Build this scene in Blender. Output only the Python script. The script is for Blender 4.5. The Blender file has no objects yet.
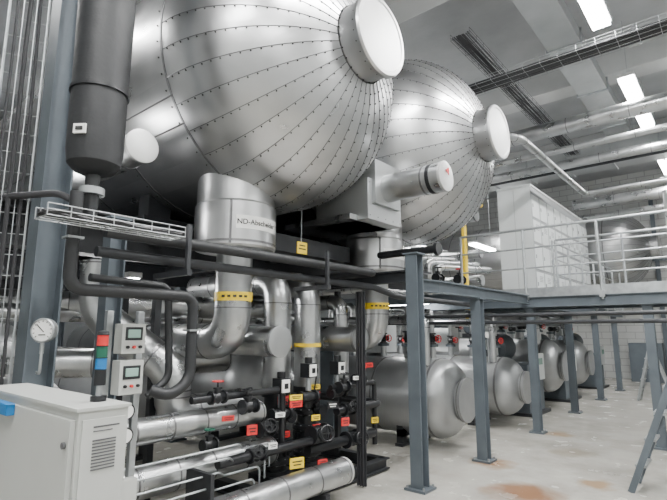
import bpy, math, random
from mathutils import Vector, Matrix
random.seed(7)
V=Vector
# ---------------------------------------------------------------- materials
MATS={}
def mk(name,col,rough=.5,metal=0.,emit=None,es=0.,var=0.,vscale=6.,bump=0.,bscale=20.,rvar=0.,stretch=None):
    m=bpy.data.materials.new(name); m.use_nodes=True
    nt=m.node_tree; b=nt.nodes['Principled BSDF']
    b.inputs['Base Color'].default_value=(*col,1); b.inputs['Roughness'].default_value=rough
    b.inputs['Metallic'].default_value=metal
    if emit:
        b.inputs['Emission Color'].default_value=(*emit,1); b.inputs['Emission Strength'].default_value=es
    tc=nt.nodes.new('ShaderNodeTexCoord')
    src=tc.outputs['Object']
    if stretch:
        mp=nt.nodes.new('ShaderNodeMapping'); mp.inputs['Scale'].default_value=stretch
        nt.links.new(src,mp.inputs[0]); src=mp.outputs[0]
    if var>0 or rvar>0:
        n=nt.nodes.new('ShaderNodeTexNoise'); n.inputs['Scale'].default_value=vscale; n.inputs['Detail'].default_value=5
        nt.links.new(src,n.inputs['Vector'])
        if var>0:
            r=nt.nodes.new('ShaderNodeValToRGB')
            r.color_ramp.elements[0].position=.3; r.color_ramp.elements[1].position=.72
            r.color_ramp.elements[0].color=(*[c*(1-var) for c in col],1)
            r.color_ramp.elements[1].color=(*[min(1,c*(1+var)) for c in col],1)
            nt.links.new(n.outputs['Fac'],r.inputs[0]); nt.links.new(r.outputs[0],b.inputs['Base Color'])
        if rvar>0:
            q=nt.nodes.new('ShaderNodeMapRange'); q.inputs[1].default_value=.3; q.inputs[2].default_value=.7
            q.inputs[3].default_value=max(.05,rough-rvar); q.inputs[4].default_value=rough+rvar
            nt.links.new(n.outputs['Fac'],q.inputs[0]); nt.links.new(q.outputs[0],b.inputs['Roughness'])
    if bump>0:
        n2=nt.nodes.new('ShaderNodeTexNoise'); n2.inputs['Scale'].default_value=bscale; n2.inputs['Detail'].default_value=3
        nt.links.new(src,n2.inputs['Vector'])
        bp=nt.nodes.new('ShaderNodeBump'); bp.inputs['Strength'].default_value=bump; bp.inputs['Distance'].default_value=.02
        nt.links.new(n2.outputs['Fac'],bp.inputs['Height']); nt.links.new(bp.outputs[0],b.inputs['Normal'])
    MATS[name]=m; return m
mk('alu_a',(.49,.495,.50),.31,.97,var=.09,vscale=2.5,rvar=.04,bump=.28,bscale=2.5)
mk('alu_b',(.455,.46,.465),.33,.97,var=.10,vscale=3,rvar=.04,bump=.28,bscale=3)
mk('alu_pipe',(.46,.47,.475),.31,.95,var=.16,vscale=5,rvar=.06,bump=.28,bscale=5)
mk('alu_cap',(.66,.665,.66),.42,.7,var=.06,vscale=5)  # base lightened to paint in the bright reflection on manway covers
mk('alu_seam',(.18,.18,.185),.45,.8)
mk('rivet',(.05,.05,.05),.5,.5)
mk('galv',(.38,.40,.41),.42,.7,var=.2,vscale=9)
mk('steel_grey',(.10,.12,.138),.5,.2,var=.15,vscale=4)
mk('steel_dark',(.028,.030,.034),.5,.3,var=.2,vscale=6)
mk('black_foam',(.012,.013,.015),.55,0,bump=.3,bscale=9)
mk('black_paint',(.012,.013,.015),.35,.1)
mk('white_cab',(.56,.585,.585),.4)
mk('cab_gap',(.24,.25,.255),.5)
mk('beige_cab',(.44,.45,.43),.45,var=.04,vscale=3)
mk('seam_dark',(.08,.08,.085),.6)
mk('yellow',(.80,.56,.02),.45)
mk('red',(.60,.025,.025),.4)
mk('green',(.01,.10,.06),.4)
mk('blue',(.01,.16,.42),.4)
mk('white_pl',(.8,.8,.78),.4)
mk('lcd',(.25,.38,.33),.2)
mk('ink',(.02,.02,.02),.6)
mk('lamp',(1,1,1),.5,emit=(1,1,.99),es=60)
mk('lamp_house',(.6,.6,.6),.4)
mk('cable',(.022,.022,.025),.5)
mk('motor_blue',(.07,.085,.10),.45,.2)
mk('ceiling_conc',(.38,.39,.40),.8,var=.14,vscale=1.2,bump=.2,bscale=12)
mk('soffit',(.50,.51,.51),.8,var=.08,vscale=1.5)
mk('duct',(.42,.435,.44),.40,.7,var=.12,vscale=2,rvar=.05)
mk('tank_paint',(.36,.37,.375),.38,.7,var=.10,vscale=3,bump=.2,bscale=4)
mk('wall_grey',(.16,.17,.175),.7,var=.1,vscale=1)
# floor
m=mk('floor_mat',(.50,.47,.42),.36,0)
nt=m.node_tree;b=nt.nodes['Principled BSDF'];tc=[n for n in nt.nodes if n.type=='TEX_COORD'][0]
n1=nt.nodes.new('ShaderNodeTexNoise');n1.inputs['Scale'].default_value=1.1;n1.inputs['Detail'].default_value=9;n1.inputs['Roughness'].default_value=.7
r1=nt.nodes.new('ShaderNodeValToRGB');r1.color_ramp.elements[0].color=(.31,.295,.265,1);r1.color_ramp.elements[1].color=(.49,.475,.43,1)
r1.color_ramp.elements[0].position=.34;r1.color_ramp.elements[1].position=.62
nt.links.new(tc.outputs['Object'],n1.inputs['Vector']);nt.links.new(n1.outputs['Fac'],r1.inputs[0])
last=r1.outputs[0]
n3=nt.nodes.new('ShaderNodeTexNoise');n3.inputs['Scale'].default_value=3.5;n3.inputs['Detail'].default_value=5
nt.links.new(tc.outputs['Object'],n3.inputs['Vector'])
for (sx,sy,sr,col) in [(-1.85,5.15,.42,(.22,.085,.02,1)),(-2.50,6.0,.30,(.30,.16,.07,1)),(-1.35,5.9,.22,(.34,.22,.12,1)),(-2.4,8.3,.25,(.34,.22,.12,1)),(-1.9,7.2,.3,(.28,.24,.19,1))]:
    vm=nt.nodes.new('ShaderNodeVectorMath');vm.operation='DISTANCE';vm.inputs[1].default_value=(sx,sy,0)
    nt.links.new(tc.outputs['Object'],vm.inputs[0])
    ad=nt.nodes.new('ShaderNodeMath');ad.operation='MULTIPLY_ADD';ad.inputs[1].default_value=.45;nt.links.new(n3.outputs['Fac'],ad.inputs[0]);nt.links.new(vm.outputs['Value'],ad.inputs[2])
    mr=nt.nodes.new('ShaderNodeMapRange');mr.inputs[1].default_value=sr+.22;mr.inputs[2].default_value=sr*.4+.22;mr.inputs[3].default_value=0;mr.inputs[4].default_value=.85
    nt.links.new(ad.outputs[0],mr.inputs[0])
    mx=nt.nodes.new('ShaderNodeMixRGB');mx.inputs[2].default_value=col;nt.links.new(mr.outputs[0],mx.inputs[0]);nt.links.new(last,mx.inputs[1]);last=mx.outputs[0]
nt.links.new(last,b.inputs['Base Color'])
mr=nt.nodes.new('ShaderNodeMapRange');mr.inputs[3].default_value=.08;mr.inputs[4].default_value=.38;nt.links.new(n3.outputs['Fac'],mr.inputs[0]);nt.links.new(mr.outputs[0],b.inputs['Roughness'])
# brick wall
m=mk('wall_brick',(.5,.5,.5),.7)
nt=m.node_tree;b=nt.nodes['Principled BSDF'];tc=[n for n in nt.nodes if n.type=='TEX_COORD'][0]
sp=nt.nodes.new('ShaderNodeSeparateXYZ');cb=nt.nodes.new('ShaderNodeCombineXYZ');sm=nt.nodes.new('ShaderNodeMath');sm.operation='ADD'
nt.links.new(tc.outputs['Object'],sp.inputs[0]);nt.links.new(sp.outputs[0],sm.inputs[0]);nt.links.new(sp.outputs[1],sm.inputs[1])
nt.links.new(sm.outputs[0],cb.inputs[0]);nt.links.new(sp.outputs[2],cb.inputs[1])
bt=nt.nodes.new('ShaderNodeTexBrick');bt.inputs['Scale'].default_value=1.0;bt.inputs['Brick Width'].default_value=.5;bt.inputs['Row Height'].default_value=.22;bt.inputs['Mortar Size'].default_value=.012
bt.inputs['Color1'].default_value=(.52,.53,.52,1);bt.inputs['Color2'].default_value=(.47,.48,.47,1);bt.inputs['Mortar'].default_value=(.32,.32,.32,1)
nt.links.new(cb.outputs[0],bt.inputs[0]);nt.links.new(bt.outputs[0],b.inputs['Base Color'])

# ---------------------------------------------------------------- builder
def basis(d,up=None):
    d=V(d).normalized()
    u=V(up) if up is not None else (V((0,0,1)) if abs(d.z)<.9 else V((1,0,0)))
    s=d.cross(u).normalized(); u2=s.cross(d).normalized()
    return d,s,u2
class B:
    def __init__(s,name): s.n=name;s.v=[];s.f=[];s.m=[];s.ml=[];s.kids=[]
    def mi(s,mat):
        if mat not in s.ml:s.ml.append(mat)
        return s.ml.index(mat)
    def add(s,vs,fs,mat):
        o=len(s.v); s.v+=[tuple(x) for x in vs]; k=s.mi(mat) if isinstance(mat,str) else None
        for i,f in enumerate(fs):
            s.f.append(tuple(o+j for j in f)); s.m.append(k if k is not None else s.mi(mat[i]))
        return s
    def box(s,c,sz,mat,rz=0):
        c=V(c);x,y,z=[q/2 for q in sz];R=Matrix.Rotation(rz,3,'Z')
        vs=[c+R@V((a*x,b_*y,d*z)) for a in(-1,1) for b_ in(-1,1) for d in(-1,1)]
        return s.add(vs,[(0,1,3,2),(4,6,7,5),(0,4,5,1),(2,3,7,6),(0,2,6,4),(1,5,7,3)],mat)
    def bbox(s,a,b,mat):
        return s.box([(a[i]+b[i])/2 for i in range(3)],[abs(b[i]-a[i]) for i in range(3)],mat)
    def bar(s,p0,p1,w,h,mat,up=None,off=(0,0)):
        p0=V(p0);p1=V(p1);d,sd,u=basis(p1-p0,up)
        vs=[]
        for p in(p0,p1):
            for a in(-1,1):
                for b_ in(-1,1): vs.append(p+sd*(off[0]+a*w/2)+u*(off[1]+b_*h/2))
        return s.add(vs,[(0,1,3,2),(4,6,7,5),(0,4,5,1),(2,3,7,6),(0,2,6,4),(1,5,7,3)],mat)
    def ibeam(s,p0,p1,w,h,mat,up=None,t=.014):
        s.bar(p0,p1,w,t,mat,up,(0,h/2-t/2)); s.bar(p0,p1,w,t,mat,up,(0,-h/2+t/2)); s.bar(p0,p1,t*.8,h-2*t,mat,up); return s
    def lathe(s,o,ax,prof,mat,seg=32,alt=None):
        o=V(o);d,a,b_=basis(ax); vs=[];fs=[];mt=[]
        rows=[]
        for (t,r) in prof:
            if r<1e-6: rows.append([len(vs)]);vs.append(o+d*t)
            else:
                rows.append(list(range(len(vs),len(vs)+seg)))
                for i in range(seg):
                    an=2*math.pi*i/seg; vs.append(o+d*t+a*(r*math.cos(an))+b_*(r*math.sin(an)))
        for A,C in zip(rows,rows[1:]):
            for i in range(seg):
                j=(i+1)%seg
                if len(A)==1 and len(C)==1: continue
                if len(A)==1: fs.append((A[0],C[j],C[i]))
                elif len(C)==1: fs.append((A[i],A[j],C[0]))
                else: fs.append((A[i],A[j],C[j],C[i]))
                mt.append(mat if not alt or (i*alt[1]//seg)%2==0 else alt[0])
        return s.add(vs,fs,mt)
    def cyl(s,p0,p1,r,mat,seg=24,r2=None):
        p0=V(p0);p1=V(p1);L=(p1-p0).length; r2=r if r2 is None else r2
        return s.lathe(p0,p1-p0,[(0,0),(0,r),(L,r2),(L,0)],mat,seg)
    def sweep(s,pts,r,mat,seg=12,caps=True):
        pts=[V(p) for p in pts];n=len(pts);vs=[];fs=[]
        rs=r if isinstance(r,(list,tuple)) else [r]*n
        t=[(pts[min(i+1,n-1)]-pts[max(i-1,0)]).normalized() for i in range(n)]
        _,a,b_=basis(t[0])
        for i in range(n):
            if i>0:
                q=t[i-1].rotation_difference(t[i]); a=q@a;b_=q@b_
            for k in range(seg):
                an=2*math.pi*k/seg; vs.append(pts[i]+a*(rs[i]*math.cos(an))+b_*(rs[i]*math.sin(an)))
        for i in range(n-1):
            for k in range(seg):
                j=(k+1)%seg; fs.append((i*seg+k,i*seg+j,(i+1)*seg+j,(i+1)*seg+k))
        if caps: fs.append(tuple(range(seg))[::-1]); fs.append(tuple(range((n-1)*seg,n*seg)))
        return s.add(vs,fs,mat)
    def pipe(s,pts,r,mat,R=None,seg=14,n=5,rings=None,ringmat='alu_seam'):
        R=R or r*1.8; P=fillet(pts,R,n); s.sweep(P,r,mat,seg)
        if rings:
            pts=[V(p) for p in pts]
            for i in range(len(pts)-1):
                A,C=pts[i],pts[i+1];L=(C-A).length;d=(C-A).normalized()
                a0=R if i>0 else .02;a1=L-(R if i<len(pts)-2 else .02)
                k=max(1,int((a1-a0)/rings))
                for q in range(k+1):
                    t=a0+(a1-a0)*q/k; s.cyl(A+d*(t-.006),A+d*(t+.006),r+.004,ringmat,seg)
        return s
    def rivet(s,p,r=.009,mat='rivet'):
        p=V(p); vs=[p+V(q)*r for q in((1,0,0),(-1,0,0),(0,1,0),(0,-1,0),(0,0,1),(0,0,-1))]
        return s.add(vs,[(0,2,4),(2,1,4),(1,3,4),(3,0,4),(2,0,5),(1,2,5),(3,1,5),(0,3,5)],mat)
    def valve(s,p,ax,r,body='black_paint',wheel='red',up=(0,0,1)):
        p=V(p);d=V(ax).normalized();u=V(up).normalized()
        s.lathe(p-d*r*1.6,d,[(0,0),(0,r*1.25),(r*.35,r*1.25),(r*.35,r*.8),(r*1.0,r*.85),(r*1.6,r*1.15),(r*2.2,r*.85),(r*2.85,r*.8),(r*2.85,r*1.25),(r*3.2,r*1.25),(r*3.2,0)],body,16)
        s.lathe(p,u,[(0,0),(0,r*.7),(r*1.5,r*.6),(r*1.5,r*.85),(r*1.8,r*.85),(r*1.8,r*.2),(r*3.0,r*.15),(r*3.0,0)],body,14)
        c=p+u*r*2.9; _,a,b_=basis(u)
        ring=[c+a*(r*1.0*math.cos(t*math.pi/8))+b_*(r*1.0*math.sin(t*math.pi/8)) for t in range(17)]
        s.sweep(ring,r*.13,wheel,6,False)
        for t in(0,1): 
            q=a if t==0 else b_
            s.bar(c-q*r,c+q*r,r*.16,r*.16,wheel)
        return s
    def text(s,body,p,right,up,size,mat='ink',cyl=None):
        s.kids.append((body,V(p),V(right),V(up),size,mat,cyl)); return s
    def done(s,sharp=32,bevel=0):
        me=bpy.data.meshes.new(s.n); me.from_pydata(s.v,[],s.f)
        for k in s.ml: me.materials.append(MATS[k])
        me.polygons.foreach_set('material_index',s.m); me.polygons.foreach_set('use_smooth',[True]*len(s.f))
        me.update(); me.set_sharp_from_angle(angle=math.radians(sharp))
        ob=bpy.data.objects.new(s.n,me); bpy.context.collection.objects.link(ob)
        if bevel:
            bm=ob.modifiers.new('bev','BEVEL');bm.width=bevel;bm.segments=2;bm.limit_method='ANGLE'
        for (body,p,rt,up,size,mat,cyl) in s.kids:
            cu=bpy.data.curves.new('txt','FONT');cu.body=body;cu.size=size;cu.align_x='CENTER';cu.align_y='CENTER';cu.extrude=0;cu.offset=.0012
            t=bpy.data.objects.new('txt',cu);bpy.context.collection.objects.link(t)
            dg=bpy.context.evaluated_depsgraph_get();tm=bpy.data.meshes.new_from_object(t.evaluated_get(dg))
            bpy.data.objects.remove(t)
            rt=rt.normalized();up=up.normalized();nr=rt.cross(up)
            for v in tm.vertices:
                x,y,_=v.co
                if cyl:
                    c=p-nr*cyl; a=x/cyl; v.co=c+nr*(cyl*math.cos(a))+rt*(cyl*math.sin(a))+up*y
                else: v.co=p+rt*x+up*y
            tm.materials.clear();tm.materials.append(MATS[mat])
            to=bpy.data.objects.new('label_text',tm);bpy.context.collection.objects.link(to);to.parent=ob
        return ob
def fillet(pts,R,n=5):
    pts=[V(p) for p in pts];out=[pts[0]]
    for i in range(1,len(pts)-1):
        A,P,C=pts[i-1],pts[i],pts[i+1];d0=(A-P).normalized();d1=(C-P).normalized()
        rr=min(R,(A-P).length*.49,(C-P).length*.49)
        for k in range(n+1):
            t=k/n; out.append((P+d0*rr)*(1-t)**2+P*2*t*(1-t)+(P+d1*rr)*t*t)
    out.append(pts[-1]);return out

# ---------------------------------------------------------------- room
XL,XR,YN,YF,ZC=-14,3.0,-3.0,19.0,7.0
B('floor').bbox((XL,YN,-.15),(XR,YF,0),'floor_mat').done()
B('ceiling').bbox((XL,YN,ZC),(XR,YF,ZC+.2),'ceiling_conc').done()
B('wall_far').bbox((XL,YF,0),(XR,YF+.2,ZC),'wall_brick').done()
B('wall_near').bbox((XL,YN-.2,0),(XR,YN,ZC),'wall_brick').done()
B('wall_left').bbox((XL-.2,YN,0),(XL,YF,ZC),'wall_grey').done()
B('wall_right').bbox((XR,YN,0),(XR+.2,YF,ZC),'wall_brick').done()
for y in(1.5,5.8,10.2,14.6):
    B('ceiling_beam').bbox((XL,y-.25,ZC-.55),(XR,y+.25,ZC),'soffit').done(bevel=.02)

# ---------------------------------------------------------------- vessels
def vessel(Y,Z=4.08,R=1.3,tip=-2.26,a=1.12,back=-11.5,rv=True,label=None,dy=0):
    b=B('low_pressure_separator_vessel')
    xc=tip-a;rn=.34;N=16;G=36
    t1=math.acos(rn/R)
    prof=[(0,0),(.15,R*.6),(.45,R*.93),(.75,R),(xc-back,R)]
    prof+= [(xc-back+a*math.sin(t1*i/N),R*math.cos(t1*i/N)) for i in range(1,N+1)]
    b.lathe((back,Y,Z),(1,0,0),prof,'alu_a',G*4,('alu_b',G))
    xn=xc+a*math.sin(t1)-.02
    b.lathe((xn,Y,Z),(1,0,0),[(0,rn-.01),(.19,rn-.01),(.19,rn+.012),(.22,rn+.012),(.24,rn)],'alu_a',48)
    b.lathe((xn+.22,Y,Z),(1,0,0),[(.02,rn),(.022,rn-.03),(.015,rn-.04),(.02,0)],'alu_cap',48)
    for i in range(24):
        an=i*math.pi/12; b.rivet((xn+.03,Y+(rn-.005)*math.cos(an),Z+(rn-.005)*math.sin(an)))
        b.rivet((xn+.175,Y+(rn-.005)*math.cos(an),Z+(rn-.005)*math.sin(an)),.007)
    for g in range(G):
        an=2*math.pi*g/G
        def P(t,off=0,da=0): return V((xc+(a+off)*math.sin(t),Y+(R+off)*math.cos(t)*math.cos(an+da),Z+(R+off)*math.cos(t)*math.sin(an+da)))
        b.sweep([P(t1*i/12,.001) for i in range(13)],.0045,'alu_seam',4,False)
        if rv:
            for i in range(1,19): b.rivet(P(t1*i/19,.004,.012),.0095)
    x=xc
    while x>back+1:
        b.lathe((x-.012,Y,Z),(1,0,0),[(0,R+.001),(0,R+.005),(.024,R+.005),(.024,R+.001)],'alu_seam',64)
        if rv and x>-8:
            for i in range(60):
                an=2*math.pi*i/60;b.rivet((x-.05,Y+(R+.004)*math.cos(an),Z+(R+.004)*math.sin(an)),.0095)
        x-=1.0
    for an in(-2.5,-.6,.7,2.4,3.6):
        b.bar((back+1,Y+(R)*math.cos(an),Z+R*math.sin(an)),(xc,Y+R*math.cos(an),Z+R*math.sin(an)),.02,.008,'alu_seam')
    if rv:
        dx=-3.54
        b.lathe((dx,dy,2.32),(0,0,1),[(0,0),(0,.36),(.02,.375),(.40,.375),(.42,.36),(.72,.36)],'alu_a',40)
        b.lathe((dx,dy,2.36),(0,0,1),[(0,.374),(0,.379),(.02,.379),(.02,.374)],'alu_seam',40)
        b.bar((dx+.27,dy-.27,2.34),(dx+.27,dy-.27,2.72),.02,.01,'alu_seam')
        nrm=V((.995,-.04,0)).normalized();rt=V((-nrm.y,nrm.x,0))
        c=V((dx,dy,2.53));vs=[];fs=[]
        for i in range(9):
            an=(i/8-.5)*1.25
            q=c+nrm*(.379*math.cos(an))+rt*(.379*math.sin(an)); vs+=[q+V((0,0,-.06)),q+V((0,0,.06))]
        for i in range(8): fs.append((2*i,2*i+2,2*i+3,2*i+1))
        b.add(vs,fs,'white_pl')
        b.text(label,c+nrm*.3815,rt,(0,0,1),.064,'ink',.3815)
    for sx in(-4.6,-7.4,-10.2):
        b.bbox((sx-.12,Y-.75,2.56),(sx+.12,Y+.75,2.75),'steel_dark')
        b.bbox((sx-.1,Y-.7,2.7),(sx+.1,Y-.45,3.2),'steel_dark');b.bbox((sx-.1,Y+.45,2.7),(sx+.1,Y+.7,3.2),'steel_dark')
    return b.done(sharp=28)
Y1,Y2=3.13,5.76
vessel(Y1,label='ND-Abscheider 1',dy=2.79); vessel(Y2,label='ND-Abscheider 2',dy=5.05)
vessel(17.2,rv=False,back=-9,tip=-1.8,R=1.25)

def stub(y,z,r,x0,x1,band=False):
    b=B('capped_nozzle'); b.pipe([(x0,y,z),(x1,y,z)],r,'alu_pipe',seg=28)
    b.lathe((x1-.01,y,z),(1,0,0),[(0,r+.006),(.03,r+.006),(.035,r-.01),(.03,0)],'alu_cap',28)
    b.cyl((x1-.22,y,z),(x1-.20,y,z),r+.005,'alu_seam',28)
    if band:
        b.cyl((x1-.15,y,z),(x1-.11,y,z),r+.008,'black_paint',28)
        b.lathe((x1+.028,y+.02,z+.06),(1,0,0),[(0,.05),(.004,.05),(.004,0)],'red',3)
    return b.done()
stub(4.42,3.18,.155,-3.9,-2.2,True); stub(1.72,2.98,.125,-4.6,-3.35)
b=B('capped_nozzle');b.cyl((-3.3,4.80,2.50),(-2.5,4.80,2.50),.045,'black_paint');b.cyl((-2.53,4.80,2.50),(-2.49,4.80,2.50),.075,'black_paint');b.done()
b=B('insulated_duct_housing')
b.box((-3.32,4.42,3.02),(.75,.66,.46),'duct');b.box((-3.6,4.42,2.82),(1.0,.9,.06),'alu_pipe');b.box((-3.05,4.42,3.22),(.3,.5,.5),'duct')
for k in range(5): b.rivet((-2.94,4.12+.15*k,2.83));b.rivet((-2.94,4.12+.15*k,3.2))
b.done(bevel=.01)
b=B('yellow_warning_tag');b.box((-3.32,3.46,2.42),(.01,.14,.12),'yellow');b.box((-3.314,3.46,2.445),(.004,.08,.012),'ink');b.box((-3.314,3.46,2.41),(.004,.1,.012),'ink')
b.cyl((-3.33,3.46,2.48),(-3.33,3.46,2.86),.004,'galv',6);b.done()

# ---------------------------------------------------------------- platform under vessels
b=B('vessel_platform')
for x in(-4.3,-6.6,-8.9,-11.2): b.ibeam((x,.6,2.40),(x,7.4,2.40),.2,.3,'steel_dark')
for y in(1.2,2.4,3.9,6.4,7.3): b.ibeam((-11.4,y,2.48),(-4.2,y,2.48),.12,.16,'steel_dark')
b.bbox((-11.4,.6,2.56),(-4.0,7.4,2.585),'steel_dark')
b.bbox((-4.25,3.2,2.42),(-3.6,4.6,2.6),'steel_dark')
b.done()
def column(x,y,z1,w=.16,plate=True,mat='steel_grey',name='steel_column'):
    b=B(name);b.ibeam((x,y,0.02),(x,y,z1),w,w,mat,up=(0,1,0),t=.012)
    if plate:
        b.box((x,y,.012),(w+.1,w+.1,.024),mat)
        for a in(-1,1):
            for c in(-1,1): b.cyl((x+a*(w/2+.025),y+c*(w/2+.025),.02),(x+a*(w/2+.025),y+c*(w/2+.025),.05),.012,'galv',6)
        b.box((x,y,z1+.008),(w+.04,w+.04,.016),mat)
    return b.done()
column(-2.68,4.57,2.42,.14); column(-2.62,6.04,2.0,.13); column(-2.64,8.2,2.0,.12)
column(-2.68,10.6,2.0,.12);column(-2.68,12.9,2.0,.12);column(-2.68,15.2,2.0,.12);column(-3.9,14.9,2.0,.12);column(-1.0,8.2,2.0,.12)
column(-3.30,1.12,6.9,.17); column(-3.45,1.62,2.4,.12)
for y in(1.2,4.2,7.2):
    for x in(-6.6,-11.2): column(x,y,2.24,.16)
b=B('support_beam');b.ibeam((-4.19,4.57,2.19),(-2.77,4.57,2.19),.1,.13,'steel_dark');b.ibeam((-2.62,5.0,2.09),(-2.62,8.0,2.09),.1,.14,'steel_grey');b.ibeam((-2.68,4.66,2.09),(-2.62,5.0,2.09),.1,.14,'steel_grey');b.ibeam((-6,6.9,2.09),(-2.66,6.9,2.09),.1,.14,'steel_grey');b.done()

# ---------------------------------------------------------------- walkway / bridge
b=B('elevated_walkway')
zd=2.16
b.bbox((-5.5,8.05,zd-.03),(2.9,9.4,zd),'galv')
b.ibeam((-5.5,8.1,zd-.11),(2.9,8.1,zd-.11),.08,.16,'steel_grey');b.ibeam((-5.5,9.35,zd-.11),(2.9,9.35,zd-.11),.08,.16,'steel_grey')
b.bbox((-4.2,9.4,zd-.03),(-2.55,16.2,zd),'galv')
b.ibeam((-2.62,9.4,zd-.11),(-2.62,16.2,zd-.11),.08,.16,'steel_grey');b.ibeam((-4.15,9.4,zd-.11),(-4.15,16.2,zd-.11),.08,.16,'steel_grey')
for i in range(9): b.ibeam((-5.2+i,8.1,zd-.1),(-5.2+i,9.35,zd-.1),.06,.12,'steel_grey')
b.done()
def railing(pts,z,n,gap=None):
    b=B('safety_railing')
    A,C=V((*pts[0],z)),V((*pts[1],z))
    for h in(1.1,.78,.45): b.cyl(A+V((0,0,h)),C+V((0,0,h)),.021 if h>1 else .014,'galv',10)
    d=(C-A).normalized();b.bar(A+V((0,0,.06)),C+V((0,0,.06)),.006,.12,'galv')
    for i in range(n):
        p=A.lerp(C,i/(n-1));b.cyl(p+V((0,0,-.1)),p+V((0,0,1.1)),.022,'galv',10);b.box(p+V((0,0,-.02)),(.07,.07,.1),'galv')
    b.done()
railing([(-3.75,8.06),(2.9,8.06)],zd,7);railing([(-2.5,9.42),(2.9,9.42)],zd,6)
railing([(-2.58,9.5),(-2.58,16.1)],zd,7)

# electrical cabinet row: flush doors in four tiers with louvres
b=B('electrical_switchgear_cabinet')
x0,x1,y0,y1,zb,zt=-3.98,-3.25,10.6,15.6,zd+.02,4.75
b.bbox((x0,y0,zb),(x1,y1,zt),'white_cab');b.bbox((x0-.02,y0-.02,zb),(x1+.02,y1+.02,zb+.1),'steel_grey')
b.bbox((x0-.015,y0-.015,zt),(x1+.02,y1+.015,zt+.04),'white_cab')
nc=9;w=(y1-y0)/nc
hs=[.1,.7,1.3,1.85,2.42]
b.bbox((x1,y0,zb+.1),(x1+.004,y1,zt-.01),'cab_gap')
for i in range(nc):
    for k in range(len(hs)-1):
        ya,yb=y0+i*w+.035,y0+(i+1)*w-.035;za,zb2=zb+hs[k]+.035,zb+hs[k+1]-.035
        b.bbox((x1+.003,ya,za),(x1+.016,yb,zb2),'white_cab')
        b.bbox((x1+.016,ya+.03,(za+zb2)/2-.04),(x1+.03,ya+.045,(za+zb2)/2+.04),'cab_gap')
        if k in(0,2):
            for q in range(4): b.bbox((x1+.016,yb-.30,zb2-.10-q*.035),(x1+.02,yb-.08,zb2-.085-q*.035),'cab_gap')
b.bbox((x0+.36,y0-.004,zb+.12),(x0+.368,y0,zt-.04),'cab_gap')
b.done(bevel=.003)
b=B('gas_pipe');b.pipe([(-4.1,9.0,zd-.4),(-4.1,9.0,4.0),(-4.1,9.9,4.3)],.05,'yellow');b.pipe([(-4.25,9.2,zd),(-4.25,9.2,3.3)],.03,'yellow');b.done()
b=B('mezzanine_pipework')
for k in range(6):
    x=-4.7-.35*k;b.pipe([(x,9.0+.2*k,zd),(x,9.0+.2*k,2.9+.15*k),(x+.6,10.2+.2*k,2.9+.15*k)],.07+.015*(k%3),'alu_pipe',rings=.35)
b.pipe([(-9,10.3,2.7),(-4.3,10.3,2.7)],.12,'alu_pipe',rings=.5);b.pipe([(-9,10.3,3.3),(-4.3,10.3,3.3)],.1,'alu_pipe',rings=.5);b.pipe([(-9,9.9,4.1),(-4.2,9.9,4.1)],.14,'alu_pipe',rings=.5)
for (x,y,z,mt) in((-4.0,8.5,2.55,'red'),(-4.4,8.4,2.6,'black_paint'),(-4.9,8.5,2.5,'green'),(-5.3,8.5,2.6,'black_paint')): b.valve((x,y,z),(0,1,0),.07,'black_paint',mt)
b.pipe([(-4.0,8.5,zd),(-4.0,8.5,2.5)],.03,'galv');b.pipe([(-4.4,8.4,zd),(-4.4,8.4,2.5)],.03,'galv')
b.done()

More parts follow.
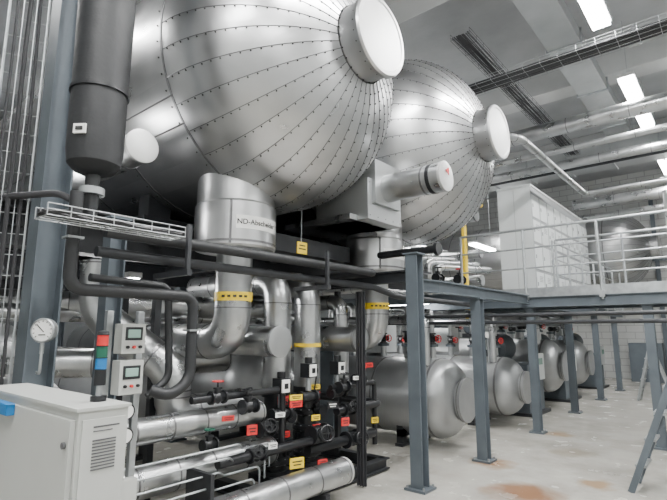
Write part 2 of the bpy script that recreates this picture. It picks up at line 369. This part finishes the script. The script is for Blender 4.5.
# ---------------------------------------------------------------- chiller tanks
def chiller(Y,R,xt,z,back=-7.5):
    b=B('chiller_tank')
    a=.34;xc=xt-a
    prof=[(0,0),(.1,R*.7),(.3,R)]+[(xc-back,R)]+[(xc-back+a*math.sin(t*math.pi/2/9),R*math.cos(t*math.pi/2/9)) for t in range(1,9)]+[(xt-back,0)]
    b.lathe((back,Y,z),(1,0,0),prof,'tank_paint',48)
    b.lathe((xc-.03,Y,z),(1,0,0),[(0,R),(0,R+.008),(.03,R+.008),(.03,R)],'alu_seam',48)
    b.lathe((xc-.9,Y,z),(1,0,0),[(0,R),(0,R+.006),(.02,R+.006),(.02,R)],'alu_seam',48)
    b.lathe((xt-.14,Y,z),(1,0,0),[(0,.5*R),(.14,.5*R),(.14,.55*R),(.18,.55*R),(.18,.46*R),(.185,0)],'tank_paint',32)
    b.lathe((xt-.01,Y,z),(1,0,0),[(0,.555*R),(.012,.555*R),(.012,.5*R)],'alu_seam',32)
    for x in(xc-.5,xc-2.2):
        b.bbox((x-.06,Y-R*.75,.0),(x+.06,Y+R*.75,.04),'steel_dark');b.bbox((x-.05,Y-R*.7,.04),(x+.05,Y-R*.5,z-R*.6),'steel_dark');b.bbox((x-.05,Y+R*.5,.04),(x+.05,Y+R*.7,z-R*.6),'steel_dark');b.bbox((x-.05,Y-R*.7,z-R*.99),(x+.05,Y+R*.7,z-R*.8),'steel_dark')
    for i,x in enumerate((xc-.15,xc-.55,xc-1.0,xc-1.6,xc-2.1)):
        r=.05+.02*(i%2)
        b.cyl((x,Y,z+R-.03),(x,Y,z+R+.22),r,'alu_pipe',16);b.cyl((x,Y,z+R+.16),(x,Y,z+R+.2),r+.04,'steel_grey',16)
        b.valve((x,Y,z+R+.28),(0,0,1),r,'black_paint','red' if i%2==0 else 'black_paint',up=(1,-.4,0))
        b.pipe([(x,Y,z+R+.3),(x,Y,1.88+.04*i),(x-1.2,Y+.2,1.88+.04*i)],r*.8,'alu_pipe')
    b.pipe([(xc-.1,Y-R*.5,z+R*.8),(xc-.1,Y-R*.5,1.75),(xc-2.6,Y-R*.5,1.75)],.06,'alu_pipe',rings=.4)
    b.lathe((xc-2.6,Y-.1,z+R+.35),(0,1,0),[(-.35,0),(-.35,.2),(-.3,.24),(.3,.24),(.35,.2),(.5,.12),(.5,0)],'motor_blue',24)
    b.box((xc-2.6,Y-.1,z+R+.1),(.5,.7,.12),'steel_dark');b.box((xc-1.25,Y+.3,z+R+.28),(.4,.3,.45),'white_cab');b.box((xc-.4,Y+.3,z+R+.2),(.12,.12,.18),'white_cab')
    b.cyl((xt-.5,Y-.28,z+R*.6),(xt-.5,Y-.28,z+R+.35),.015,'galv',8);b.lathe((xt-.5,Y-.28,z+R+.38),(.7,-.7,0),[(-.02,0),(-.02,.05),(.02,.05),(.02,0)],'white_pl',16)
    b.done()
chiller(6.4,.54,-3.0,.66,-6.4);chiller(8.45,.48,-2.88,.66,-6.6);chiller(11.3,.56,-3.0,.84);chiller(13.6,.55,-3.0,.8)
for y in(10.0,12.45,15.6):
    b=B('compressor_package');b.box((-3.9,y,.5),(1.4,.9,.9),'steel_grey');b.box((-3.9,y,.03),(1.6,1.0,.06),'steel_dark');b.lathe((-3.9,y-.5,1.25),(0,1,0),[(0,0),(0,.22),(.1,.28),(.7,.28),(.9,.2),(1.0,0)],'motor_blue',20)
    b.box((-3.15,y,.9),(.1,.5,.5),'white_cab');b.box((-3.09,y,1.0),(.02,.2,.12),'lcd');b.pipe([(-4.3,y,1.3),(-4.3,y,1.95),(-6,y,1.95)],.09,'alu_pipe',rings=.4);b.done(bevel=.006)
def intertank(x,y,z,R,L):
    b=B('insulated_receiver_tank')
    b.lathe((x-L,y,z),(1,0,0),[(0,0),(.08,R*.7),(.25,R),(L-.3,R)]+[(L-.3+.3*math.sin(t*math.pi/16),R*math.cos(t*math.pi/16)) for t in range(1,8)]+[(L,0)],'tank_paint',40)
    for k in range(1,int(L)): b.lathe((x-L+k,y,z),(1,0,0),[(0,R),(0,R+.006),(.02,R+.006),(.02,R)],'alu_seam',40)
    for q in(.7,L-.6):
        b.bbox((x-q-.06,y-R*.7,0),(x-q+.06,y-R*.5,z),'steel_dark');b.bbox((x-q-.06,y+R*.5,0),(x-q+.06,y+R*.7,z),'steel_dark');b.bbox((x-q-.06,y-R*.75,0),(x-q+.06,y+R*.75,.05),'steel_dark')
    b.cyl((x-.6,y,z+R-.02),(x-.6,y,z+R+.15),.09,'alu_pipe');b.cyl((x-1.4,y,z+R-.02),(x-1.4,y,z+R+.15),.12,'alu_pipe')
    b.done()
intertank(-5.3,3.1,.85,.5,3.5);intertank(-5.4,4.82,.8,.48,3.5);intertank(-5.2,1.78,.75,.42,4.0);intertank(-5.6,.35,1.0,.5,4.0);intertank(-5.3,-.9,1.0,.5,4.0)
intertank(-9.7,1.0,1.2,.55,3.5);intertank(-9.7,2.7,1.2,.55,3.5);intertank(-9.7,5.6,1.2,.55,3.5)
b=B('pump_unit_cabinet')
b.box((-4.9,5.65,.8),(.6,.35,1.6),'steel_grey');b.box((-4.58,5.65,1.1),(.03,.25,.7),'white_cab');b.box((-4.9,5.65,1.62),(.66,.4,.04),'steel_dark');b.done(bevel=.006)
b=B('background_pipework')
for k,(y,z,r) in enumerate(((-.6,2.1,.12),(.1,2.0,.09))):
    b.pipe([(-4.9-.15*k,y,z-.5),(-4.9-.15*k,y,z),(-9,y,z)],r,'alu_pipe',rings=.5)
for x in(-4.9,-5.4,-6.1,-7.0): b.pipe([(x,-1.5,1.75+.05*abs(x+5)),(x,5.2,1.75+.05*abs(x+5))],.08,'alu_pipe',rings=.6)
for y in(-.8,.2,1.1): b.pipe([(-4.6,y,0.02),(-4.6,y,2.15),(-5,y+.2,2.15)],.07,'steel_dark')
b.done()

b=B('service_pipe')
for z,yy in((1.70,6.18),(1.79,6.18)): b.pipe([(-2.5,yy,z),(2.9,yy,z)],.024,'steel_dark');b.pipe([(-2.5,yy,z),(-4.4,yy,z)],.024,'steel_dark')
for x in(-4.2,-2.62,.4): b.box((x,6.18,1.745),(.04,.06,.24),'galv')
b.done()
b=B('service_pipe')
b.pipe([(-3.02,1.35,2.22),(-3.02,4.3,2.22),(-4.1,4.3,2.22)],.04,'black_foam');b.pipe([(-3.12,1.35,2.1),(-3.12,4.4,2.08),(-3.12,4.9,2.0),(-3.12,7.2,1.98)],.035,'steel_dark');b.pipe([(-3.3,1.9,2.26),(-3.3,2.3,2.26)],.03,'black_foam')
for y in(1.9,3.4): b.bar((-3.35,y,2.0),(-2.9,y,2.0),.04,.04,'steel_dark');b.bar((-2.93,y,2.0),(-2.93,y,2.34),.03,.03,'steel_dark')
b.done()

def tray(p0,p1,w,h,name='wire_mesh_cable_tray',up=(0,0,1),cables=5,step=.1,mat='galv'):
    b=B(name);p0=V(p0);p1=V(p1);d,sd,u=basis(p1-p0,up);L=(p1-p0).length
    for o,k in((-w/2,h),(w/2,h),(-w/2,h/2),(w/2,h/2),(-w/2,0),(w/2,0),(-w/6,0),(w/6,0)): b.cyl(p0+sd*o+u*k,p1+sd*o+u*k,.0032,mat,5)
    n=int(L/step)
    for i in range(n+1):
        q=p0+d*(L*i/n);b.sweep([q-sd*w/2+u*h,q-sd*w/2,q+sd*w/2,q+sd*w/2+u*h],.003,mat,4)
    for c in range(cables):
        o=(c+.5)/cables*w*.85-w*.42
        b.sweep([p0+sd*(o+random.uniform(-.01,.01))+u*(.018+random.uniform(0,.02))+d*(L*i/8) for i in range(9)],random.uniform(.007,.014)*(2 if w>.3 else 1),'cable',6)
    b.done()
tray((-2.62,.85,2.16),(-2.62,1.62,2.16),.16,.06,cables=7)
tray((-3.16,.85,1.3),(-3.16,.85,6.5),.2,.06,up=(1,-.4,0),cables=3,step=.12)
tray((-7,7.35,5.6),(2.9,7.35,5.6),.4,.1,cables=12,step=.25)
tray((-3.2,4.85,6.15),(2.9,4.85,6.15),.35,.1,cables=11,step=.25,mat='steel_dark')
tray((-2.75,6.2,5.9),(-2.75,12.6,5.9),.3,.1,cables=10,step=.25,mat='steel_dark')

# ---------------------------------------------------------------- ceiling pipes
b=B('ceiling_pipe');b.pipe([(-7,9.1,5.3),(2.9,9.1,5.3)],.14,'alu_pipe',rings=.9);b.pipe([(-7,9.5,5.0),(2.9,9.5,5.0)],.06,'alu_pipe',rings=.9);b.done()
b=B('ceiling_pipe');b.pipe([(-3.1,7.3,4.95),(-2.6,8.2,4.9),(-2.6,12.6,4.9),(2.9,12.6,4.9)],.07,'alu_pipe',rings=1.0);b.done()
b=B('ceiling_pipe');b.pipe([(-7,11.8,5.45),(2.9,11.8,5.45)],.11,'alu_pipe',rings=.9);b.pipe([(-7,12.15,5.45),(2.9,12.15,5.45)],.07,'steel_dark');b.done()
b=B('ceiling_pipe');b.pipe([(.2,9.8,4.6),(.2,18.2,4.6)],.1,'alu_pipe',rings=1.);b.done()
b=B('ceiling_pipe');b.pipe([(.55,3.0,6.2),(.55,12.5,6.2)],.12,'alu_pipe',rings=1.);b.pipe([(.85,3.0,6.2),(.85,12.5,6.2)],.07,'alu_pipe',rings=1.);b.done()
b=B('ceiling_pipe');b.pipe([(-3.4,15.0,5.2),(2.9,15.0,5.2)],.15,'alu_pipe',rings=1.);b.pipe([(-3.4,15.5,4.9),(2.9,15.5,4.9)],.1,'alu_pipe',rings=1.)
b.done()
b=B('ceiling_pipe');b.pipe([(-9,.3,5.5),(-4.0,.3,5.5),(-4.0,1.0,6.2),(-4,6,6.2)],.09,'black_foam');b.pipe([(-9,-.1,5.0),(-5,-.1,5.0),(-5,-.1,6.9)],.07,'steel_dark');b.done()
b=B('ventilation_duct')
b.bbox((-7,12.9,5.7),(2.9,13.7,6.2),'duct')
for x in range(-6,3): b.bbox((x-.02,12.87,5.67),(x+.02,13.73,6.23),'galv')
for x in(-5,-1.5,2): 
    for y in(12.95,13.65): b.cyl((x,y,6.2),(x,y,6.99),.008,'galv',6)
b.done(bevel=.004)
b=B('ventilation_duct')
b.bbox((-2.0,5.0,6.20),(-1.5,12.6,6.42),'duct')
for y in range(6,13,2): b.bbox((-2.03,y-.02,6.17),(-1.47,y+.02,6.44),'galv')
b.done(bevel=.004)
b=B('far_pipe_rack')
for k,(z,r) in enumerate(((3.75,.12),(4.2,.14),(2.6,.1))): b.pipe([(-.5,18.7,z),(2.6,18.7,z)],r,'alu_pipe',rings=1.2)
for x,r in((-.35,.12),(.55,.16)):
    b.pipe([(x,18.4,.3),(x,18.4,5.6),(x,17.5,5.6)],r,'alu_pipe',rings=.8)
for x in(-1.9,.9): b.ibeam((x,18.9,0),(x,18.9,6),.12,.12,'steel_grey',up=(0,1,0))
for z in(2.2,3.9): b.bar((-6,18.9,z),(2.8,18.9,z),.08,.08,'steel_grey')
b.box((-2.4,18.4,.6),(.9,.5,1.2),'steel_grey');b.box((-.9,18.4,.5),(.7,.6,1.0),'white_cab')
b.done()
b=B('insulated_riser_pipe');b.pipe([(-1.0,13.4,4.85),(-1.0,13.4,3.0),(-.4,14.6,2.9),(2.9,14.6,2.9)],.10,'alu_pipe',rings=.6);b.done()

# ---------------------------------------------------------------- lamps
def lamp(x,y,z,L=1.5,along='Y',W=60,drop=True,wd=.22):
    b=B('fluorescent_ceiling_lamp');d=V((0,1,0)) if along=='Y' else V((1,0,0))
    p=V((x,y,z))
    sz=lambda a,h,c:(a,c,h) if along=='Y' else (c,a,h)
    b.box(p+V((0,0,.05)),sz(wd+.04,.06,L),'lamp_house')
    b.box(p,sz(wd,.07,L-.04),'lamp')
    if drop:
        for k in(-.4,.4): b.cyl(p+d*(L*k)+V((0,0,.06)),V((p+d*(L*k)).xy.to_tuple()+(ZC-.01,)),.006,'galv',6)
    ob=b.done(bevel=.008)
    l=bpy.data.lights.new('lamp_light','AREA');l.shape='RECTANGLE';l.size=wd;l.size_y=L-.05;l.energy=W;l.color=(1,.995,.98)
    lo=bpy.data.objects.new('lamp_light',l);bpy.context.collection.objects.link(lo);lo.location=p+V((0,0,-.04))
    if along!='Y': lo.rotation_euler=(0,0,math.pi/2)
    lo.parent=ob
for y,L in((-.8,2.2),(2.7,2.2),(6.1,2.0),(10.2,2.6),(14.2,2.4)): lamp(-1.05,y,5.8,L,'Y',170)
lamp(1.6,-.5,5.6,2.4,'Y',90);lamp(1.8,4.5,5.6,2.4,'Y',90)  # unseen fill lamps, added on this side to brighten the vessel ends
lamp(1.4,12.5,5.0,2.2,'Y',90)
for y in(.2,9,14.3): lamp(-6.6,y,6.2,2.4,'Y',90)
for y in(4.4,): lamp(-10.5,y,6.2,2.4,'Y',70)
for x,y in((-5.3,2.4),(-7.8,4.0),(-10,2.2),(-5.0,7.8)): lamp(x,y,2.1,1.4,'X',16,False,.1)  # unseen fill lamps added under the deck to brighten pipework and tanks
for y in(11,14.5): lamp(-6.0,y,4.2,1.6,'Y',25)
b=B('fluorescent_wall_lamp')
b.box((-4.45,1.5,2.95),(.1,.1,.75),'lamp_house');b.box((-4.4,1.46,2.95),(.08,.08,.7),'lamp');b.done()

# ---------------------------------------------------------------- main drop pipes
def drop(dy,capy):
    b=B('insulated_drop_pipe');x=-3.54;r=.165
    b.pipe([(x,dy,2.36),(x,dy,1.50),(-5.2,dy,1.50)],r,'alu_pipe',R=.30,seg=28,n=6,rings=.38)
    b.cyl((x,dy,1.86),(x,dy,1.94),r+.008,'yellow',28)
    for k in range(5):
        an=-1.2+k*.3; b.box((x+(r+.009)*math.cos(an),dy+(r+.009)*math.sin(an),1.90),(.006,.03,.02),'ink',rz=an)
    b.done()
    b=B('capped_header_pipe');b.pipe([(-3.27,capy,1.5),(-5.2,capy,1.5)],.14,'alu_pipe',seg=24,rings=.5)
    b.lathe((-3.29,capy,1.5),(1,0,0),[(0,.146),(.03,.146),(.035,.13),(.03,0)],'tank_paint',24);b.done()
drop(2.79,3.13);drop(5.05,4.36)
b=B('insulated_drop_pipe')
for y,z1 in((3.52,2.12),(3.98,2.12)):
    b.pipe([(-3.72,y,.98),(-3.72,y,z1),(-5.2,y,z1)],.145,'alu_pipe',R=.24,seg=24,rings=.4)
    b.cyl((-3.72,y,1.42),(-3.72,y,1.46),.152,'yellow',24)
b.pipe([(-3.8,4.68,1.0),(-3.8,4.68,1.95),(-5,4.68,1.95)],.09,'alu_pipe',rings=.4)
b.done()

def tag(b,x,y,z,w,h,mat):
    b.box((x,y,z),(.012,w,h),mat,rz=-.35);b.box((x+.007,y-.0,z+h*.15),(.004,w*.7,h*.12),'ink' if mat!='black_paint' else 'white_pl',rz=-.35);b.box((x+.007,y,z-h*.15),(.004,w*.55,h*.12),'ink' if mat!='black_paint' else 'white_pl',rz=-.35)
def pump(x,y):
    b=B('refrigerant_pump')
    b.box((x,y,.17),(.4,.34,.06),'steel_dark')
    b.lathe((x,y,.2),(0,0,1),[(0,0),(0,.15),(.04,.15),(.04,.10),(.08,.10),(.10,.155),(.14,.155),(.16,.13),(.34,.13),(.36,.155),(.40,.155),(.42,.11),(.50,.10),(.52,.15),(.56,.15),(.58,.12),(.74,.12),(.74,.15),(.8,.15),(.8,0)],'black_paint',28)
    for k in range(14):
        an=k*math.pi/7;b.box((x+.135*math.cos(an),y+.135*math.sin(an),.45),(.03,.006,.16),'black_paint',rz=an)
    for z in(.32,.58,.74,.97):
        for k in range(10):
            an=k*math.pi/5;b.cyl((x+.14*math.cos(an),y+.14*math.sin(an),z-.03),(x+.14*math.cos(an),y+.14*math.sin(an),z+.03),.009,'galv',6)
    b.valve((x+.16,y,.76),(1,0,0),.05,'black_paint','black_paint',up=(0,-.3,1))
    b.box((x+.16,y-.02,.5),(.09,.13,.1),'black_paint')
    tag(b,x+.19,y-.08,.92,.12,.08,'red');tag(b,x+.19,y-.08,1.01,.12,.05,'yellow');tag(b,x+.2,y-.06,.60,.1,.06,'red')
    b.done()
pump(-3.72,3.52);pump(-3.72,3.98)
for y,z in((3.68,1.2),(4.14,1.2),(3.3,1.08)):
    b=B('valve_actuator');x=-3.42
    b.box((x,y,z),(.12,.12,.14),'black_paint');b.box((x+.02,y,z+.01),(.09,.09,.08),'white_pl');b.box((x+.06,y,z),(.02,.1,.12),'white_pl');b.cyl((x,y,z+.07),(x,y,z+.13),.04,'black_paint',14);b.cyl((x,y,z-.2),(x,y,z-.07),.03,'galv',12)
    b.lathe((x,y,z-.26),(0,1,0),[(-.12,0),(-.12,.06),(-.09,.06),(-.09,.035),(-.04,.05),(.04,.05),(.09,.035),(.09,.06),(.12,.06),(.12,0)],'black_paint',16)
    b.box((x+.073,y,z),(.006,.05,.05),'black_paint');b.sweep(fillet([(x,y+.05,z+.02),(x,y+.14,z+.02),(x-.1,y+.16,z-.4)],.06),.008,'cable',6);b.done(bevel=.006)
b=B('insulated_low_pipe');b.pipe([(-3.1,2.15,.26),(-3.1,3.85,.26)],.12,'alu_pipe',seg=24,rings=.35)
b.lathe((-3.1,3.83,.26),(0,1,0),[(0,.125),(.03,.125),(.06,.09),(.08,0)],'alu_cap',24)
for y in(2.4,3.5): b.box((-3.1,y,.07),(.2,.06,.14),'steel_dark')
b.done()
b=B('insulated_low_pipe')
b.pipe([(-4.3,1.9,2.2),(-4.3,1.9,1.75),(-3.75,2.35,1.25),(-3.75,2.35,.9),(-3.75,3.1,.9)],.15,'alu_pipe',R=.2,seg=24,rings=.3)
b.pipe([(-3.5,1.55,.86),(-3.5,3.1,.86)],.10,'alu_pipe',seg=20,rings=.3)
b.pipe([(-4.5,1.3,.5),(-3.5,1.7,.5),(-3.5,3.25,.5)],.12,'alu_pipe',R=.2,seg=20,rings=.3)
b.pipe([(-4.9,1.7,1.3),(-4.3,2.6,1.3),(-4.3,3.3,1.3)],.13,'alu_pipe',R=.2,seg=20,rings=.3)
b.pipe([(-5.2,1.2,1.85),(-4.6,2.8,1.85),(-4.6,4.2,1.85)],.12,'alu_pipe',R=.2,seg=20,rings=.3)
b.done()
b=B('instrument_tubing')
for i in range(4):
    z=.50+.07*i;x=-3.0-.05*i
    b.pipe([(x,1.5,z-.2),(x,1.5,z),(x,2.2+.13*i,z),(x-.2,2.4+.13*i,z-.1),(x-.2,2.8+.1*i,z-.1),(x-.2,2.8+.1*i,z-.3)],.008,'galv',R=.05,seg=7)
for y in(1.6,2.2): b.box((-3.1,y,.3),(.3,.03,.6),'steel_dark')
b.done()
b=B('valve_station')
for (x,y,z,r,w,u) in((-3.4,2.55,1.05,.045,'red',(0,0,1)),(-3.35,2.85,.95,.05,'black_paint',(0,-.2,1)),(-3.4,3.1,.72,.055,'black_paint',(1,-.5,.4)),(-3.3,2.9,.55,.05,'black_paint',(1,-.5,.5)),(-3.3,3.7,.6,.07,'black_paint',(1,-.4,.2)),(-3.4,4.3,.75,.055,'black_paint',(1,-.4,.4)),(-3.4,4.5,1.05,.05,'red',(.3,0,1)),(-3.35,4.15,1.0,.05,'black_paint',(.2,0,1)),(-3.35,4.3,.45,.07,'black_paint',(1,-.3,.2)),(-3.35,2.45,.7,.04,'green',(0,0,1))):
    b.valve((x,y,z),(0,1,0),r,'black_paint',w,u)
b.pipe([(-3.4,2.3,1.05),(-3.4,3.3,1.05),(-3.4,3.3,.5)],.03,'black_paint');b.pipe([(-3.3,2.5,.55),(-3.3,3.9,.55)],.04,'black_paint');b.pipe([(-3.35,3.6,.45),(-3.35,4.7,.45)],.05,'black_paint');b.pipe([(-3.4,4.0,1.0),(-3.4,4.8,1.0),(-3.4,4.8,.3)],.03,'black_paint')
b.pipe([(-3.4,4.1,.75),(-3.4,4.9,.75),(-4.5,4.9,.75)],.045,'black_paint')
for (x,y,z,w,h,mt) in((-3.2,3.3,.42,.14,.09,'yellow'),(-3.22,2.78,.78,.09,.08,'red'),(-3.2,4.0,.68,.09,.08,'red'),(-3.27,3.35,.98,.13,.05,'yellow'),(-3.27,3.35,.92,.13,.06,'red'),(-3.25,4.35,.9,.1,.05,'red'),(-3.25,2.55,.9,.1,.04,'red'),(-3.2,3.0,.62,.08,.05,'white_pl'),(-3.22,3.82,.86,.12,.07,'black_paint'),(-3.22,4.55,.62,.09,.06,'yellow'),(-3.22,4.45,1.22,.1,.05,'red'),(-3.22,3.1,.86,.09,.04,'white_pl'),(-3.2,3.55,.78,.09,.05,'yellow'),(-3.2,4.2,1.1,.09,.04,'white_pl'),(-3.2,3.65,.36,.1,.05,'red')):
    tag(b,x,y,z,w,h,mt)
b.done()
b=B('pump_skid_frame')
for x in(-3.35,-4.6): b.ibeam((x,2.2,.08),(x,4.95,.08),.1,.12,'steel_dark')
for y in(2.25,3.2,4.3,4.9): b.ibeam((-4.6,y,.08),(-3.35,y,.08),.1,.12,'steel_dark')
for y in(2.3,4.85):
    for x in(-4.0,-4.6): b.bar((x,y,.1),(x,y,2.1),.06,.06,'steel_dark')
b.done()
b=B('electrical_conduit')
for k in range(3): b.pipe([(-3.14-.035*k,4.22,2.02),(-3.14-.035*k,4.22,.02)],.011,'cable',seg=7)
b.box((-3.17,4.24,1.02),(.11,.015,2.0),'steel_dark');b.done()

# black insulated riser + hose
b=B('black_insulated_riser')
x,y=-2.83,1.17
b.lathe((x,y,2.50),(0,0,1),[(0,0),(0,.06),(.02,.11),(.06,.145),(.14,.156),(.5,.156),(1.0,.162),(1.6,.166),(1.62,.172),(3.9,.172)],'black_foam',32)
b.lathe((x,y,3.0),(0,0,1),[(0,.158),(0,.166),(.02,.166),(.02,.158)],'black_paint',32)
b.cyl((x,y,2.2),(x,y,2.52),.04,'black_paint',16);b.cyl((x,y,2.38),(x,y,2.42),.07,'galv',16)
b.box((x+.10,y-.135,2.72),(.07,.012,.055),'white_pl',rz=.65);b.box((x+.105,y-.142,2.72),(.04,.006,.02),'ink',rz=.65)
b.done()
b=B('black_insulated_hose')
X=-2.75
b.pipe([(X,1.06,2.36),(X,1.06,1.82),(X,1.84,1.82),(X,1.84,1.28),(X,1.70,1.20),(X-.05,1.60,1.24)],.035,'black_foam',R=.09,n=6)
b.pipe([(X-.08,1.2,1.9),(X-.08,1.70,1.88),(X-.08,1.74,1.3),(X-.08,1.6,1.2)],.024,'black_foam',R=.06)
b.pipe([(X,1.06,2.3),(X-.1,1.0,2.36),(X-.5,.8,2.36)],.02,'cable',R=.06)
for z in(2.1,1.6): b.box((X,1.84 if z<1.8 else 1.06,z),(.085,.085,.012),'galv')
b.done()

b=B('pressure_gauge');n=V((.62,-.78,0)).normalized();p=V((-3.04,1.06,1.6))
b.lathe(p,n,[(-.03,0),(-.03,.066),(.012,.07),(.018,.062),(.012,.06)],'galv',28);b.lathe(p,n,[(.010,.061),(.011,0)],'white_pl',28)
d,sd,u=basis(n)
for k in range(11):
    an=math.radians(-135+27*k);q=p+n*.0125+(sd*math.sin(an)+u*math.cos(an))*.046;b.bar(q,q+(sd*math.sin(an)+u*math.cos(an))*.01,.004,.001,'ink',up=n)
b.bar(p+n*.014-u*.01-sd*.01,p+n*.014+u*.035+sd*.035,.005,.001,'ink',up=n);b.bar(p+n*.013-sd*.02-u*.025,p+n*.013+sd*.02-u*.025,.006,.001,'ink',up=n)
b.cyl(p-V((0,0,.07)),p-V((0,0,.13)),.012,'galv',8);b.pipe([p-V((0,0,.12)),p-V((0,0,.24)),p-V((.1,-.02,.24))],.008,'galv',R=.03);b.bar(p-V((.18,-.05,.0)),p-V((0.02,-.01,0)),.03,.03,'galv');b.done()

b=B('local_control_panel')
b.bar((-2.98,1.40,0),(-2.98,1.40,1.72),.04,.04,'galv');b.bar((-2.98,1.60,0),(-2.98,1.60,1.72),.04,.04,'galv')
for z,h in((1.55,.18),(1.32,.2)):
    b.box((-2.9,1.5,z),(.1,.15,h),'beige_cab');b.box((-2.848,1.5,z+.03),(.006,.11,.08),'black_paint');b.box((-2.845,1.5,z+.03),(.006,.08,.05),'lcd')
    for k in(-.04,0,.04): b.cyl((-2.85,1.5+k,z-.05),(-2.83,1.5+k,z-.05),.010,'black_paint' if k else 'red',10)
for z in(1.12,.98):
    b.lathe((-2.9,1.5,z),(1,0,0),[(-.05,0),(-.05,.045),(.03,.05),(.035,.04),(.03,.04)],'black_paint',20);b.lathe((-2.9,1.5,z),(1,0,0),[(.031,.04),(.031,0)],'white_pl',20)
b.box((-2.93,1.5,.6),(.06,.22,.24),'beige_cab')
b.done(bevel=.004)

# cabinet at front-left
b=B('control_cabinet')
cx0,cx1,cy0,cy1,ct=-2.9,-1.82,.775,.955,1.315
b.bbox((cx0,cy0,.08),(cx1,cy1,ct),'beige_cab');b.bbox((cx0+.02,cy0+.01,0),(cx1-.02,cy1-.01,.08),'steel_dark')
b.bbox((cx0,cy0-.018,.12),(cx1-.02,cy0-.001,ct-.03),'beige_cab')
b.bbox((cx0-.01,cy0-.01,ct),(cx1+.008,cy1+.008,ct+.012),'beige_cab')
b.bbox((cx1,cy0+.012,.12),(cx1+.008,cy1-.01,ct-.03),'beige_cab')
for k in range(10): b.bbox((cx1+.008,cy0+.05,1.11+k*.011),(cx1+.011,cy0+.135,1.115+k*.011),'seam_dark')
b.bbox((cx1+.008,cy0+.05,1.255),(cx1+.0095,cy0+.145,1.261),'seam_dark');b.bbox((cx1+.008,cy0+.05,1.241),(cx1+.0095,cy0+.12,1.245),'seam_dark')
for z in(.4,1.2): b.cyl((cx1-.05,cy0-.02,z),(cx1-.05,cy0-.03,z),.012,'seam_dark',12)
b.done(bevel=.004)
b=B('blue_document_holder')
b.bbox((-2.68,.724,1.245),(-2.40,.756,1.29),'blue');b.bbox((-2.685,.721,1.288),(-2.395,.756,1.294),'blue');b.done(bevel=.003)
b=B('signal_tower_light');x,y,z=-1.955,.90,1.328
b.cyl((x,y,z),(x,y,z+.02),.03,'black_paint',20);b.cyl((x,y,z+.02),(x,y,z+.06),.011,'galv',12);b.cyl((x,y,z+.06),(x,y,z+.12),.022,'black_paint',20)
for k,c in enumerate(('blue','green','red')):
    b.cyl((x,y,z+.122+k*.045),(x,y,z+.163+k*.045),.021,c,20);b.cyl((x,y,z+.163+k*.045),(x,y,z+.167+k*.045),.023,'black_paint',20)
b.lathe((x,y,z+.258),(0,0,1),[(0,.023),(.01,.02),(.014,0)],'black_paint',20);b.done()

# A-frame stands
b=B('stepladder')
H=1.3
for (fy,ty) in((5.65,5.73),(6.05,5.97)):
    b.bar((-1.02,fy+.2,0),(-.52,ty+.2,H),.03,.06,'steel_grey');b.bar((-.05,fy+.2,0),(-.46,ty+.2,H),.025,.04,'steel_grey')
for k in range(1,5):
    f=k/5;x=-1.02+.5*f;b.bar((x,5.85+.08*f,H*f),(x,6.25-.08*f,H*f),.1,.025,'galv')
b.box((-.48,6.05,H+.01),(.22,.34,.03),'galv');b.done()
b=B('stepladder')
for (fx,fy) in((-2.0,13.3),(-2.0,13.7)): b.bar((fx,fy,0),(-1.7,13.4 if fy<13.5 else 13.6,1.2),.03,.05,'galv')
for (fx,fy) in((-1.3,13.3),(-1.3,13.7)): b.bar((fx,fy,0),(-1.65,13.4 if fy<13.5 else 13.6,1.2),.03,.04,'galv')
for k in range(1,5): b.bar((-2.0+.3*k/5,13.33,1.2*k/5),(-2.0+.3*k/5,13.67,1.2*k/5),.08,.02,'galv')
b.done()

# ---------------------------------------------------------------- world + camera
w=bpy.data.worlds.new('w');bpy.context.scene.world=w;w.use_nodes=True;w.node_tree.nodes['Background'].inputs[0].default_value=(.5,.55,.6,1);w.node_tree.nodes['Background'].inputs[1].default_value=.1
cam=bpy.data.cameras.new('cam');co=bpy.data.objects.new('camera',cam);bpy.context.collection.objects.link(co)
cam.sensor_width=36;cam.lens=480/667*36;cam.clip_start=.05
co.location=(0,0,1.6);co.rotation_euler=(math.radians(99.5),0,math.radians(40))
bpy.context.scene.camera=co
